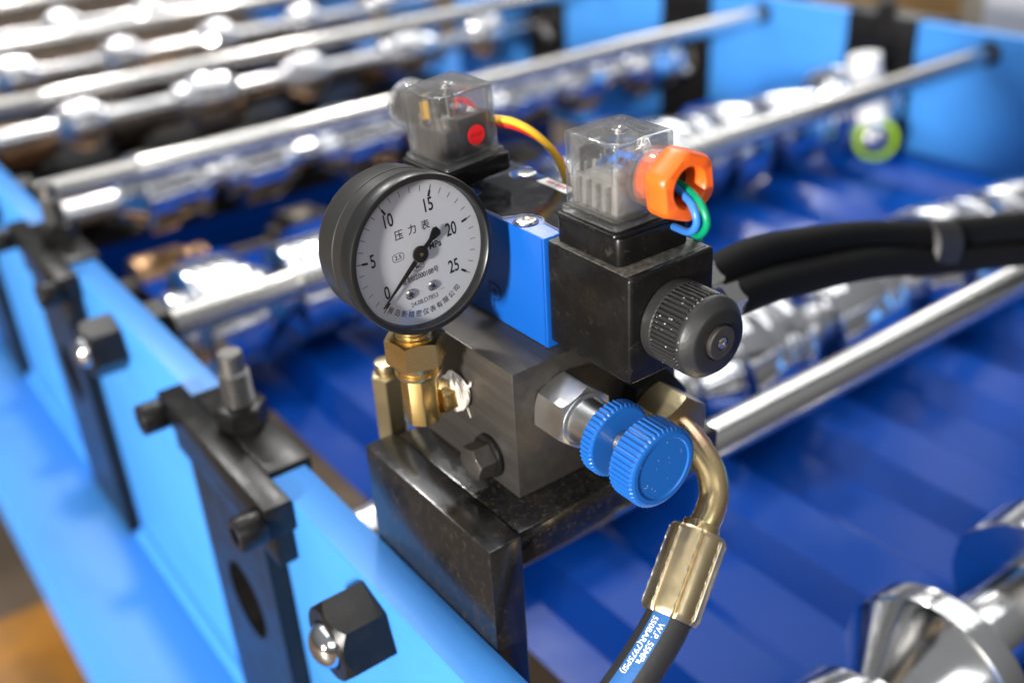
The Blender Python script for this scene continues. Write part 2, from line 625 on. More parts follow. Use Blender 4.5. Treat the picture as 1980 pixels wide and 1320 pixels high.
for nm, x0, x1, lab in (('side_plate', XO, XI, 'near bright blue slotted side plate running along the left of the machine'),
                        ('side_plate', FX0, FX1, 'far bright blue slotted side plate across the top right of the machine')):
    t = thing(nm, lab, 'side plate', ((x0 + x1) / 2, 500, -352))
    bm = bm_new()
    # built as strips between the slots so that every panel is a clean slab
    segs = []
    y = YN0
    k = -1
    while SLOT0 + PITCH * k < YN1:
        segs.append((y, SLOT0 + PITCH * k))
        y = SLOT1 + PITCH * k
        k += 1
    segs.append((y, YN1))
    for a, b in segs:
        if b - a > 5:
            box(bm, x0, x1, a, b, -346, ZT, .7)
    obj('web', bm, 'blue_paint', t)
    bm = bm_new()
    if x0 < 0:
        box(bm, -150, -40, YN0, YN1, -362, -347, 2)
        obj('flange', bm, 'blue_paint', t)
        bm = bm_new()
        box(bm, -142, -132, YN0, YN1, -500, -362.4, 1.5)
        obj('beam_side', bm, 'blue_paint', t)
        for a, b in segs:
            if b - a > 5:
                bm = bm_new()
                tube(bm, [(XO - .2, a + 6, -345), (XO - .2, b - 6, -345)], 7.0, 14, 1)
                obj('weld_bead', bm, 'blue_paint', t)
    else:
        box(bm, 905, 1040, YN0, YN1, -362, -347, 2)
        obj('flange', bm, 'blue_paint', t)

# ------------------------------------------------------------------ bearing housings in the slots
def housing(xface, sgn, base, label, group):
    """xface: outer face of the plate, sgn: outward direction along X"""
    t = thing('bearing_housing', label, 'bearing housing', base, group)
    yc = base[1]
    f = lambda d: xface + sgn * d       # d millimetres outward
    def bx(b_m, d0, d1, *a, **k):
        x = sorted((f(d0), f(d1)))
        box(b_m, x[0], x[1], *a, **k)
    hw = (SLOT1 - SLOT0) / 2 - 1.2
    bm = bm_new()
    # body with a real bore
    zc, R = -213, 24
    d0, d1 = -23, 10
    n = 48
    z0, z1 = -345, -143
    tt = bmesh.new()
    loops = []
    def border(a):
        c_, s_ = math.cos(a), math.sin(a)
        cand = []
        if abs(c_) > 1e-9:
            cand.append((hw if c_ > 0 else -hw) / c_)
        if abs(s_) > 1e-9:
            cand.append(((z1 - zc) if s_ > 0 else (z0 - zc)) / s_)
        k_ = min(x for x in cand if x > 0)
        return c_ * k_, s_ * k_
    angs = [2 * math.pi * k / n for k in range(n)]
    for yy in (hw, -hw):
        for zz in (z1 - zc, z0 - zc):
            angs.append(math.atan2(zz, yy) % (2 * math.pi))
    angs.sort()
    for d in (d1, d0):
        loops.append([tt.verts.new((f(d), yc + border(a)[0], zc + border(a)[1])) for a in angs])
        loops.append([tt.verts.new((f(d), yc + R * math.cos(a), zc + R * math.sin(a))) for a in angs])
    m_ = len(angs)
    for A, B in ((0, 1), (1, 3), (3, 2), (2, 0)):
        for k in range(m_):
            tt.faces.new((loops[A][k], loops[A][(k + 1) % m_], loops[B][(k + 1) % m_], loops[B][k]))
    bmesh.ops.recalc_face_normals(tt, faces=tt.faces)
    merge(bm, tt)
    body = obj('housing_body', bm, 'black_oxide', t)
    bm = bm_new()
    lathe(bm, [(R - .3, -18), (R - .3, -6), (R - 5, -6), (R - 5, -9), (18, -9), (18, -18)], (f(0), yc, zc), (sgn, 0, 0), 48)
    obj('bearing_ring', bm, 'steel', body)
    bm = bm_new()
    bx(bm, 0.6, 10.5, yc - 70, yc + 66, -142.5, -120.3, bev=.6)
    obj('shoulder', bm, 'black_oxide', t)
    bm = bm_new()
    bx(bm, 0.6, 15, yc - 76, yc + 66, -120, -102.5, bev=.8)
    obj('cap_bar', bm, 'black_oxide', t)
    bm = bm_new()
    bx(bm, -23, 0.3, yc - 49, yc + 49, -142, -102.6, bev=.8)
    obj('cap_block', bm, 'black_oxide', t)
    for yy in (yc - 70, yc + 60):
        bm = bm_new()
        lathe(bm, [(0, 15.2), (8.6, 15.2), (9, 15.8), (9, 28), (8.3, 29), (4.6, 29), (4.6, 24), (0, 24)], (f(0), yy, -113.5), (sgn, 0, 0), 32)
        obj('cap_bolt', bm, 'black_oxide', t)
    sx, sy = f(-10), yc + 3
    bm = bm_new()
    hexnut(bm, (sx, sy, 0), (0, 0, 1), 24, -102.4, -90, spin=.3)
    nut = obj('stud_nut', bm, 'black_oxide', t)
    bm = bm_new()
    prof = [(0, -90)]
    h = -90
    while h < -72:
        prof += [(6.6, h), (8.2, h + .9), (8.2, h + 1.3), (6.6, h + 2.2)]
        h += 2.5
    prof += [(6.6, -72), (6.6, -61), (5.8, -60), (0, -60)]
    lathe(bm, prof, (sx, sy, 0), (0, 0, 1), 32)
    obj('adjusting_stud', bm, 'steel_dark', t)
    return t


g1 = 'bearing housings in the near side plate'
h0 = housing(XO, -1, (XO, (SLOT0 + SLOT1) / 2, -346), 'black bearing housing nearest the camera in the near side plate, with threaded stud', g1)
near = {1: 'black bearing housing second from the camera in the near side plate, left edge', 2: 'third black bearing housing along the near side plate at far left edge'}
for k in (1, 2):
    dup(h0, (XO, (SLOT0 + SLOT1) / 2 + PITCH * k, -346), near[k])
g2 = 'bearing housings in the far side plate'
h1 = housing(FX1, 1, (FX1, (SLOT0 + SLOT1) / 2 + PITCH, -346), 'black bearing housing in the far side plate near the green ring', g2)
far = {2: 'black bearing housing in the far side plate left of the longest bright tie rods', 3: 'black bearing housing at the farthest visible end of the far side plate', 0: 'black bearing housing in the far side plate at the right picture edge'}
for k in (0, 2, 3):
    dup(h1, (FX1, (SLOT0 + SLOT1) / 2 + PITCH * k, -346), far[k])

# ------------------------------------------------------------------ tie rods
def tie_rod(base, label, group):
    x0, y, z = base
    t = thing('tie_rod', label, 'tie rod', base, group)
    bm = bm_new()
    cyl(bm, (0, y, z), X_, 11.0, 62, FX0 - 2, .8, 56)
    obj('rod', bm, 'zinc', t)
    bm = bm_new()
    prof = [(0, XI - 15), (8.6, XI - 15)]
    h = XI - 2
    while h < 60:
        prof += [(10.1, h), (11.0, h + .7), (11.0, h + 1.0), (10.1, h + 1.8)]
        h += 2.5
    prof += [(8.6, 63), (0, 63)]
    lathe(bm, prof, (0, y, z), X_, 28)
    obj('threaded_end', bm, 'zinc', t)
    bm = bm_new()
    hexnut(bm, (0, y, z), (-1, 0, 0), 34, -XO + .2, -XO + 23, spin=math.radians(-15), hole=11.2, ch0=False, cf=1.25)
    n = obj('end_nut', bm, 'black_oxide', t)
    bm = bm_new()
    R = 10.5
    prof = [(R * .98, -XO + 16), (R, -XO + 20)] + [(R * math.cos(a), -XO + 22 + 8.5 * math.sin(a)) for a in [k * math.pi / 2 / 8 for k in range(9)]]
    prof[-1] = (0, prof[-1][1])
    lathe(bm, prof, (0, y, z), (-1, 0, 0), 36)
    obj('rod_dome', bm, 'chrome', n)
    bm = bm_new()
    hexnut(bm, (0, y, z), (1, 0, 0), 32, XI + .2, XI + 16, spin=.2, hole=11.2)
    obj('lock_nut', bm, 'black_oxide', t)
    bm = bm_new()
    hexnut(bm, (0, y, z), (1, 0, 0), 27, FX0 - 7, FX0 - .2, spin=.5, hole=11.2)
    obj('lock_nut', bm, 'black_oxide', t)
    return t


RY0, RZ = 42.5, -126.5
g3 = 'tie rods between the side plates'
r0 = tie_rod((XO, RY0, RZ), 'thick bright tie rod nearest the camera, running behind the blue knobs', g3)
words = {1: 'second nearest bright tie rod, passing behind the pressure gauge to the right plate', 2: 'third bright tie rod from the camera, passing behind the far clear plug',
         3: 'fourth bright tie rod from the camera, in the blurred background', 4: 'fifth bright tie rod from the camera, blurred near the top edge',
         5: 'farthest visible bright tie rod along the top left edge'}
for k in range(1, 6):
    dup(r0, (XO, RY0 + PITCH * k, RZ), words[k])

# ------------------------------------------------------------------ dark beams added to deepen the shade under the rolls
for k, lab in enumerate(('added dark blue beam deepening the shade below the fourth row of rolls', 'added dark blue beam deepening the shade below the fifth row of rolls',
                         'added dark blue beam deepening the shade below the sixth row of rolls', 'added dark blue beam deepening the shade below the seventh row of rolls')):
    yb = 189.5 + PITCH * (k + 2) + 60
    t = thing('shade_beam', lab, 'cross beam', (440, yb, -500), 'added shade beams under the rolls')
    bm = bm_new()
    box(bm, -38, 903, yb - 110, yb - 95, -500, -365, 1.5)
    obj('beam_web', bm, 'sheet_blue', t)
    bm = bm_new()
    box(bm, -38, 903, yb - 110, yb + 40, -364.5, -352, 1.5)
    obj('beam_flange', bm, 'black_oxide', t)

# ------------------------------------------------------------------ forming rolls
def roll_profile(segs, fac=1.0):
    """(width, r0, r1) segments with rounded shoulders"""
    prof = [(0, 0)]
    h = 0
    for w_, a, b in segs:
        a, b = a * fac, b * fac
        e = min(2.5, w_ * .3)
        d_ = 2.2 if w_ > 9 else .2
        prof += [(a - d_, h), (a - d_ * .27, h + e * .25), (a, h + e), (b, h + w_ - e), (b - d_ * .27, h + w_ - e * .25), (b - d_, h + w_)]
        h += w_
    prof.append((0, h))
    return prof


def roll_station(y, z, x0, x1, n, first, step, kinds, label, group, mats, shaft_mat='chrome_soft', shaft_r=21, fac=1.0):
    t = thing('roll_shaft', label, 'roll shaft', (x0, y, z), group)
    bm = bm_new()
    cyl(bm, (0, y, z), X_, shaft_r, x0, x1, 1, 40)
    obj('shaft', bm, shaft_mat, t)
    cache = {}
    for i in range(n):
        kd = kinds[i % len(kinds)]
        key = (tuple(kd), i % len(mats))
        xx = first + step * i
        if key in cache:
            o = cache[key][0].copy()
            COL.objects.link(o)
            o.location = Vector((xx - cache[key][1], 0, 0)) * S
            continue
        bm = bm_new()
        lathe(bm, roll_profile(kd, fac), (xx, y, z), X_, 56)
        cache[key] = (obj('forming_roll', bm, mats[i % len(mats)], t, smooth=28), xx)
    return t


RA = [(16, 34, 34), (44, 52, 52), (10, 44, 44), (22, 40, 30)]
RB = [(24, 28, 42), (30, 56, 56), (30, 44, 44), (12, 50, 50)]
RCc = [(60, 46, 46), (26, 40, 40)]
RD = [(12, 30, 38), (7, 43, 46), (8, 48.5, 50), (12, 51.5, 51.5), (8, 50, 48.5), (7, 46, 43), (12, 38, 30)]
ys = [(SLOT0 + SLOT1) / 2 + PITCH * k for k in range(7)]
g4 = 'upper forming roll shafts'
labs = ['upper chrome roll shaft nearest behind the front tie rod', 'upper chrome roll shaft behind the orange plug nut', 'upper chrome roll shaft behind the far clear plug',
        'row of chrome rolls fourth from the camera, upper left', 'row of chrome rolls fifth from the camera, upper left', 'row of chrome rolls sixth from the camera near the top edge',
        'farthest row of chrome rolls at the top left corner']
kinds = [[RCc, RB], [RA, RCc, RB], [RB, RA], [RD, RA], [RD, RD], [RD, RD], [RD, RD]]
for k, y in enumerate(ys):
    if k == 0:
        roll_station(y, -213, -46, FX0 - 8, 6, 130, 132, kinds[k], labs[k], g4, ['chrome'])
    elif k == 1:
        roll_station(y, -208, -46, FX0 - 8, 9, 6, 103, kinds[k], labs[k], g4, ['chrome'])
    else:
        roll_station(y, -204, -46, FX0 - 8, 7 if k == 2 else 5, 70 if k == 2 else 100, 122 if k == 2 else 168, kinds[k], labs[k], g4, ['chrome'], shaft_r=13, fac=.80 if k == 2 else .72)
g5 = 'lower forming roll shafts'
lab2 = ['lower roll shaft under the third row of rolls', 'lower roll shaft under the fourth row of rolls', 'lower roll shaft under the fifth row of rolls', 'lower roll shaft under the sixth row of rolls']
for k in (2, 3, 4, 5):
    roll_station(ys[k] , -312, -46, FX0 - 8, 5, 70, 168, [RCc, RA], lab2[k - 2], g5, ['bronze', 'dull_roll'], 'dull_roll', 15, .8)

# small guide shaft in the near right corner
t = thing('guide_roll_shaft', 'shiny conical guide rolls on a shaft at the bottom right corner', 'guide rolls', (90, -80, -222))
gy, gz = -80, -228
bm = bm_new()
cyl(bm, (0, gy, gz), X_, 15, 70, FX0 - 8, 1, 64)
obj('shaft', bm, 'turned', t)
bm = bm_new()
lathe(bm, [(0, 96), (35.5, 96), (37, 96.6), (37.8, 98), (37.8, 119), (37, 120.6), (35.5, 121.5), (0, 121.5)], (0, gy, gz), X_, 96)
obj('guide_roll', bm, 'turned', t, smooth=28)
bm = bm_new()
cyl(bm, (0, gy, gz), X_, 18, 121.5, 128, 1, 48)
obj('spacer', bm, 'bronze', t)
bm = bm_new()
lathe(bm, [(0, 128), (20.5, 128), (21.5, 129), (22.5, 138), (30, 148), (38, 158.5), (46.5, 170), (48.0, 171.2), (49.0, 172.0), (49.4, 173.2), (49.4, 186), (48.6, 187.4), (47, 188), (0, 188)], (0, gy, gz), X_, 128)
obj('guide_roll', bm, 'turned', t, smooth=28)
bm = bm_new()
cyl(bm, (0, gy, gz), X_, 22, 188, 266, 1, 64)
obj('spacer', bm, 'turned', t)
bm = bm_new()
lathe(bm, [(0, 266), (46, 266), (47.5, 267.5), (47.5, 300), (46, 302), (0, 302)], (0, gy, gz), X_, 96)
obj('guide_roll', bm, 'turned', t, smooth=28)

# ------------------------------------------------------------------ profiled blue sheet
bm = bm_new()
prof = []
x = 52.0
zb_ = -268.0
while x < 880:
    prof += [(x, zb_), (x + 30, zb_), (x + 50, zb_ + 14), (x + 94, zb_ + 14), (x + 114, zb_)]
    x += 126
prof.append((x, zb_))
nY = 24
y0, y1 = -330.0, 780.0
vv = []
for j in range(nY + 1):
    yy = y0 + (y1 - y0) * j / nY
    vv.append([(bm.verts.new((p[0], yy, p[1] + 1.2 * math.sin(yy * .011 + p[0] * .013))), bm.verts.new((p[0], yy, p[1] - .8 + 1.2 * math.sin(yy * .011 + p[0] * .013)))) for p in prof])
for j in range(nY):
    for i in range(len(prof) - 1):
        a, b, c, d = vv[j][i], vv[j][i + 1], vv[j + 1][i + 1], vv[j + 1][i]
        bm.faces.new((a[0], b[0], c[0], d[0]))
        bm.faces.new((a[1], d[1], c[1], b[1]))
for i in range(len(prof) - 1):
    bm.faces.new((vv[0][i][0], vv[0][i][1], vv[0][i + 1][1], vv[0][i + 1][0]))
    bm.faces.new((vv[nY][i][0], vv[nY][i + 1][0], vv[nY][i + 1][1], vv[nY][i][1]))
for j in range(nY):
    for i in (0, len(prof) - 1):
        bm.faces.new((vv[j][i][0], vv[j + 1][i][0], vv[j + 1][i][1], vv[j][i][1]))
tag(obj('profiled_sheet', bm, 'sheet_blue', base=(466, 100, -268), smooth=20), 'glossy deep blue ribbed metal sheet lying under the rolls', 'metal sheet')

# ------------------------------------------------------------------ bracket
t = thing('mounting_bracket', 'black welded steel bracket carrying the valve block, inside the near side plate', 'bracket', (-20, 20, -300))
bm = bm_new()
box(bm, -49.6, -34.6, -24.5, 68, -330, -56.7, .9)
obj('bracket_leg', bm, 'leg_paint', t)
bm = bm_new()
box(bm, -34.3, 72, -22, 66, -73, -57, .9)
obj('bracket_shelf', bm, 'bracket_black', t)
# ------------------------------------------------------------------ manifold block
t = thing('manifold_block', 'dark steel valve manifold block standing on the black bracket', 'manifold block', (20, 27, -56.6))
XB, YB = -21.7, -6.0
bm = bm_new()
box(bm, XB, 62, YB, 61, -56.5, 0, .7, 2)
obj('block', bm, 'block_steel', t)
bm = bm_new()
o_ = (XB, 11.9, -44.7)
cyl(bm, o_, (-1, 0, 0), 9.2, .05, 2.2, .5, 48)
wsh = None
hb = thing('x', '', '', (0, 0, 0))
bpy.data.objects.remove(hb)
bolt_bm = bm_new()
hexnut(bolt_bm, o_, (-1, 0, 0), 13.2, 2.3, 10.5, spin=math.radians(12), ch0=False)
bolt = obj('hex_bolt', bolt_bm, 'block_steel', t)
obj('washer', bm, 'black_oxide', bolt)

# ------------------------------------------------------------------ needle valve with blue hand wheels
nx, nz = -1.0, -20.0
NV = (nx, YB, nz)
t = thing('needle_valve', 'steel needle valve with two blue knurled knobs screwed into the block', 'needle valve', (nx, YB, nz))
D_ = (0, -1, 0)
bm = bm_new()
hexnut(bm, NV, D_, 23, .05, 16.5, spin=math.radians(20))
obj('hex_body', bm, 'steel', t)
bm = bm_new()
lathe(bm, [(10.4, 15.8), (10.8, 17), (9.6, 17.6), (9.4, 18.4), (9.4, 29), (8.8, 29.6), (0, 29.6)], NV, D_, 48)
obj('barrel', bm, 'steel', t)


def knurled(bm, o, axis, r, h0, h1, n, depth, bev=.7, dish=0.0, dr=0.0):
    u, v, w = frame(axis)
    o = Vector(o)
    m = n * 6
    prof_r = []
    for k in range(m):
        ph = (k % 6) / 6
        prof_r.append(r - depth * (1 if ph in (4 / 6, 5 / 6) else 0.25 if ph in (0, 3 / 6) else 0))
    tt = bmesh.new()
    def ring(h, sc_, flat_=None):
        return [tt.verts.new(o + w * h + (u * math.cos(2 * math.pi * k / m) + v * math.sin(2 * math.pi * k / m)) * (flat_ if flat_ is not None else prof_r[k] * sc_)) for k in range(m)]
    rb = r - depth - .2
    loops = [ring(h0, 1, rb - bev), ring(h0 + bev * .3, 1, rb), ring(h0 + bev, 1), ring(h1 - bev - .4, 1), ring(h1 - bev * .4, 1, rb), ring(h1, 1, rb - bev)]
    if dish > 0:
        loops += [ring(h1, 1, dr), ring(h1 - dish, 1, dr - dish), ring(h1 - dish, 1, dr * .4)]
    for a, b in zip(loops, loops[1:]):
        for k in range(m):
            tt.faces.new((a[k], a[(k + 1) % m], b[(k + 1) % m], b[k]))
    tt.faces.new(loops[0][::-1])
    tt.faces.new(loops[-1])
    bmesh.ops.recalc_face_normals(tt, faces=tt.faces)
    merge(bm, tt)


bm = bm_new()
knurled(bm, NV, D_, 14.6, 30, 36, 44, .75, .6)
obj('lock_wheel', bm, 'knob_blue', t, smooth=18)
bm = bm_new()
prof = [(0, 35)]
h = 35
while h < 47:
    prof += [(3.5, h), (4.1, h + .35), (4.1, h + .5), (3.5, h + .85)]
    h += 1.0
prof += [(3.5, 48), (0, 48)]
lathe(bm, prof, NV, D_, 32)
obj('threaded_stem', bm, 'steel', t)
bm = bm_new()
knurled(bm, NV, D_, 15.6, 46.5, 58.5, 46, .8, .9, .5, 12.2)
kn = obj('hand_knob', bm, 'knob_blue', t, smooth=18)
bm = bm_new()
for _ in range(16):
    a, r_ = random.random() * 6.28, 13 * math.sqrt(random.random())
    lathe(bm, [(0, 0), (.11 + .1 * random.random(), 0.02), (0, .08)], (nx + r_ * math.cos(a), YB - 58.1 if r_ < 11.4 else YB - 58.5, nz + r_ * math.sin(a)), D_, 8)
obj('paint_specks', bm, 'print_white', kn, kind='stuff')

# ------------------------------------------------------------------ elbow fitting under the gauge
EX, EY, EZ = -40.3, 30.3, -22.2
t = thing('elbow_fitting', 'brass elbow fitting with nut joining the gauge to the block', 'pipe fitting', (EX, EY, -34))
bm = bm_new()
# square forged elbow: vertical leg and horizontal leg as octagonal bars
def octa(a, c=.28):
    k = a * (1 - 2 * c)
    return [(a, k), (k, a), (-k, a), (-a, k), (-a, -k), (-k, -a), (k, -a), (a, -k)]
prism(bm, octa(6.9), (EX, EY, 0), X_, Y_, Z_, -28.2, -7.4, .5)
obj('elbow_leg', bm, 'brass', t)
bm = bm_new()
prism(bm, octa(5.9, .2), (0, EY, EZ), Y_, Z_, X_, EX + 6.8, EX + 13.2, .5)
obj('elbow_arm', bm, 'brass', t)
bm = bm_new()
lathe(bm, [(0, -8), (8.6, -7.6), (9.0, -6.9), (9.0, -5.2), (8.2, -4.8), (8.2, -4.3), (9.3, -3.9), (9.6, -2.6), (10.1, -.6), (0, -.2)], (EX, EY, 0), Z_, 40)
obj('collar', bm, 'brass', t)
bm = bm_new()
hexnut(bm, (EX, EY, 0), Z_, 20.5, -1.4, 9.6, spin=math.radians(10), hole=7.9, ch0=False)
obj('union_nut', bm, 'brass', t)
bm = bm_new()
tt = bmesh.new()
seg, rows = 40, 16
rr = []
for j in range(rows + 1):
    s = j / rows
    hx = EX + 12.6 + s * (XB - .15 - EX - 12.6)
    row = []
    for k in range(seg):
        a = 2 * math.pi * k / seg
        r_ = 6.4 + 1.5 * max(0, math.sin(s * math.pi)) ** .6 + .2 * math.sin(j * 2.1 + 1.3 * math.sin(a * 2)) + .45 * math.sin(a * 3 + s * 7) + .2 * random.random()
        if s > .95:
            r_ *= .94
        row.append(tt.verts.new((hx + .4 * math.sin(a * 2 + 1), EY + r_ * math.cos(a), EZ + r_ * math.sin(a))))
    rr.append(row)
for a, b in zip(rr, rr[1:]):
    for k in range(seg):
        tt.faces.new((a[k], a[(k + 1) % seg], b[(k + 1) % seg], b[k]))
tt.faces.new(rr[0][::-1])
tt.faces.new(rr[-1])
bmesh.ops.recalc_face_normals(tt, faces=tt.faces)
merge(bm, tt)
tube(bm, [(XB - 2.5, EY - 5.5, EZ + 3), (XB - 1.6, EY - 6.8, EZ + 4.4), (XB - .8, EY - 8.2, EZ + 5.2), (XB - .8, EY - 8.8, EZ + 7)], lambda s: .8 * (1 - .4 * s), 8, 4)
tube(bm, [(XB - 6, EY - 4.5, EZ + 4.4), (XB - 6.4, EY - 3.5, EZ + 7.3), (XB - 4.6, EY - 1, EZ + 8.2), (XB - 2.6, EY + .5, EZ + 6)], lambda s: 1.2 * (1 - .3 * s), 8, 4)
tube(bm, [(XB - .5, EY - 3.5, EZ - 5.6), (XB - .4, EY - 4.8, EZ - 8.5), (XB - .45, EY - 5.9, EZ - 11)], .22, 6, 4)
obj('seal_tape', bm, 'tape_white', t, smooth=60)

# brass hex sleeve behind
t = thing('hex_coupling', 'pale brass hexagonal coupling standing behind the elbow fitting', 'coupling', (-27, 76, -58))
bm = bm_new()
hexnut(bm, (-29.5, 78, 0), Z_, 12.5, -66, -33, spin=.4)
obj('coupling_body', bm, 'pale_brass', t)
bm = bm_new()
cyl(bm, (-29.5, 78, 0), Z_, 5.0, -33, -27, .6, 32)
obj('coupling_neck', bm, 'pale_brass', t)

# ------------------------------------------------------------------ pressure gauge
GC = Vector((-39.35, 18.64, 43.15))
pit, rol = math.radians(4.0), math.radians(3.7)
gn = Vector((0, -math.cos(pit), math.sin(pit)))
gr0 = X_.copy()
gu0 = gn.cross(gr0)
gr = gr0 * math.cos(rol) + gu0 * math.sin(rol)
gu = -gr0 * math.sin(rol) + gu0 * math.cos(rol)
t = thing('pressure_gauge', 'round black pressure gauge with white dial on the brass elbow', 'pressure gauge', (EX, EY, 4))
t.scale = (1.055, 1.055, 1.055)
bm = bm_new()
lathe(bm, [(0, -27), (24.5, -27), (26.3, -26.2), (27.0, -24.5), (27.2, -15), (27.45, -14.7), (27.45, -14.2), (27.2, -14), (27.2, -6.5), (26.6, -6.3)], GC, gn, 128)
obj('case', bm, 'gauge_black', t)
bm = bm_new()
lathe(bm, [(26.4, -7), (27.9, -7), (28.1, -6.6), (28.1, -1.0), (27.7, -.2), (27.2, 0), (26.0, 0), (25.7, -.3), (25.5, -1.2), (25.3, -3.8)], GC, gn, 128)
obj('bezel', bm, 'bezel_black', t)
DZ = -4.2       # dial plane
bm = bm_new()
lathe(bm, [(26.0, DZ), (0, DZ)], GC, gn, 96)
dial = obj('dial', bm, 'dial_white', t)
bm = bm_new()
lathe(bm, [(0, -1.3), (25.5, -1.3), (25.5, -2.1), (0, -2.1)], GC, gn, 96)
obj('glass', bm, 'glass', t)


def dp(x, y, off=0.0):
    return GC + gn * (DZ + off) + gr * x + gu * y


A0, AS = 222.0, 10.4
bm = bm_new()
for k in range(26):
    a = math.radians(A0 - AS * k)
    d = Vector((math.cos(a), math.sin(a)))
    p = Vector((-d.y, d.x))
    def bar(r0, r1, w0, w1=None):
        w1 = w0 if w1 is None else w1
        q = [d * r0 - p * w0, d * r1 - p * w1, d * r1 + p * w1, d * r0 + p * w0]
        bm.faces.new([bm.verts.new(dp(c.x, c.y, .05)) for c in q])
    if k % 5 == 0:
        bar(20.4, 23.4, .14)
        bar(19.4, 21.6, .42, .42)
    else:
        bar(21.2, 23.2, .11)
q0 = math.radians(A0 + 3.5)
d = Vector((math.cos(q0), math.sin(q0)))
p = Vector((-d.y, d.x))
bm.faces.new([bm.verts.new(dp(c.x, c.y, .05)) for c in (d * 21 - p * .09, d * 23.4 - p * .09, d * 23.4 + p * .09, d * 21 + p * .09)])
obj('scale_marks', bm, 'ink', dial, smooth=0)
for val, (x, y) in {0: (-14.6, -9.4), 5: (-17.2, 3.2), 10: (-8.9, 14.6), 15: (7.0, 14.9), 20: (14.2, 3.6), 25: (12.6, -9.7)}.items():
    bm = bm_new()
    text_mesh(bm, str(val), dp(x, y), gr, gu, 4.4, 6.6, gn, bold=.014)
    obj('numeral', bm, 'ink', dial, smooth=0)
bm = bm_new()
for ch, x, y in (('压', -5.9, 8.5), ('力', -.6, 8.7), ('表', 4.6, 8.5)):
    text_mesh(bm, ch, dp(x, y), gr, gu, 3.5, 3.7, gn, bold=.008)
text_mesh(bm, 'MPa', dp(6.9, .6), gr, gu, 2.9, 3.4, gn, bold=.02)
text_mesh(bm, '2.5', dp(-7.8, 1.3), gr, gu, 2.2, 2.2, gn, bold=.01)
text_mesh(bm, 'MC', dp(-.9, -4.6), gr, gu, 1.8, 2.0, gn, bold=.01)
text_mesh(bm, '鲁制02000188号', dp(-1.0, -8.1), gr, gu, 2.15, 2.6, gn, bold=.012)
text_mesh(bm, '24.08.D7853', dp(-1.2, -17.3), gr, gu, 2.15, 2.4, gn)
for (cx, cy, w_, h_) in ((-7.8, 1.3, 2.3, 1.5), (-.9, -4.6, 2.2, 1.5)):
    m_ = 28
    oo, ii = [], []
    for k in range(m_):
        a = 2 * math.pi * k / m_
        ex, ey = math.copysign(abs(math.cos(a)) ** .7, math.cos(a)), math.copysign(abs(math.sin(a)) ** .7, math.sin(a))
        oo.append(bm.verts.new(dp(cx + ex * w_, cy + ey * h_, .05)))
        ii.append(bm.verts.new(dp(cx + ex * (w_ - .18), cy + ey * (h_ - .18), .05)))
    for k in range(m_):
        bm.faces.new((oo[k], oo[(k + 1) % m_], ii[(k + 1) % m_], ii[k]))
for x0, x1, y in ((-8.2, -6.9, -18.6), (5.0, 7.4, -15.9)):
    bm.faces.new([bm.verts.new(dp(*c, .05)) for c in ((x0, y), (x1, y), (x1, y + .14), (x0, y + .14))])
word = '青岛新精密仪表有限公司'
for i, ch in enumerate(word):
    a = math.radians(-133.0 + i * 7.7)
    rr_ = gr * -math.sin(a) + gu * math.cos(a)
    uu_ = -(gr * math.cos(a) + gu * math.sin(a))
    text_mesh(bm, ch, dp(21.7 * math.cos(a), 21.7 * math.sin(a)), rr_, uu_, 2.5, 2.6, gn, bold=.008)
obj('lettering', bm, 'ink', dial, smooth=0)
for x, y, sp in ((-6.3, -13.0, .3), (2.7, -13.2, 1.0)):
    bm = bm_new()
    lathe(bm, [(1.9, 0.02), (1.9, .35), (1.5, .75), (.7, .95), (0, 1.0)], dp(x, y), gn, 28)
    s_ = obj('dial_screw', bm, 'chrome_soft', dial)
    bm = bm_new()
    for q in (0, 1):
        a = sp + q * math.pi / 2
        dx, dy = math.cos(a), math.sin(a)
        prism(bm, [(-1.1, -.17), (1.1, -.17), (1.1, .17), (-1.1, .17)], dp(x, y), gr * dx + gu * dy, -gr * dy + gu * dx, gn, .6, 1.02)
    obj('screw_slot', bm, 'ink', s_)
bm = bm_new()
na = math.radians(217)
nd = gr * math.cos(na) + gu * math.sin(na)
npn = gn.cross(nd)
prism(bm, [(3, -.95), (12, -.62), (22.4, -.16), (22.4, .16), (12, .62), (3, .95)], dp(0, 0), nd, npn, gn, 1.45, 1.8, .05)
prism(bm, [(-1.5, -.85), (-1.5, .85), (-6, .8), (-8, 1.6), (-9.6, 2.0), (-10.6, 1.1), (-10.7, -1.1), (-9.6, -2.0), (-8, -1.6), (-6, -.8)], dp(0, 0), nd, npn, gn, 1.45, 1.8, .05)
lathe(bm, [(2.9, 1.1), (2.9, 1.9), (2.5, 2.05), (0, 2.05)], dp(0, 0), gn, 40)
nd_o = obj('needle', bm, 'needle', t)
bm = bm_new()
lathe(bm, [(.55, 2.0), (.55, 2.25), (.3, 2.35), (0, 2.35)], dp(0, 0), gn, 16)
obj('pivot_pin', bm, 'brass', nd_o)
bm = bm_new()
lathe(bm, [(.32, 0), (.32, 1.2), (.2, 1.4), (0, 1.4)], dp(-14.6, -14.6), gn, 14)
obj('stop_pin', bm, 'brass', dial)
bm = bm_new()
prof = [(7.0, 24), (7.0, 17)]
h = 17
while h > 0:
    prof += [(6.5, h), (7.0, h - .5), (7.0, h - .9), (6.5, h - 1.4)]
    h -= 1.8
prof += [(5.8, -1), (0, -1)]
lathe(bm, prof, (EX, EY, 0), Z_, 36)
obj('threaded_socket', bm, 'brass', t)

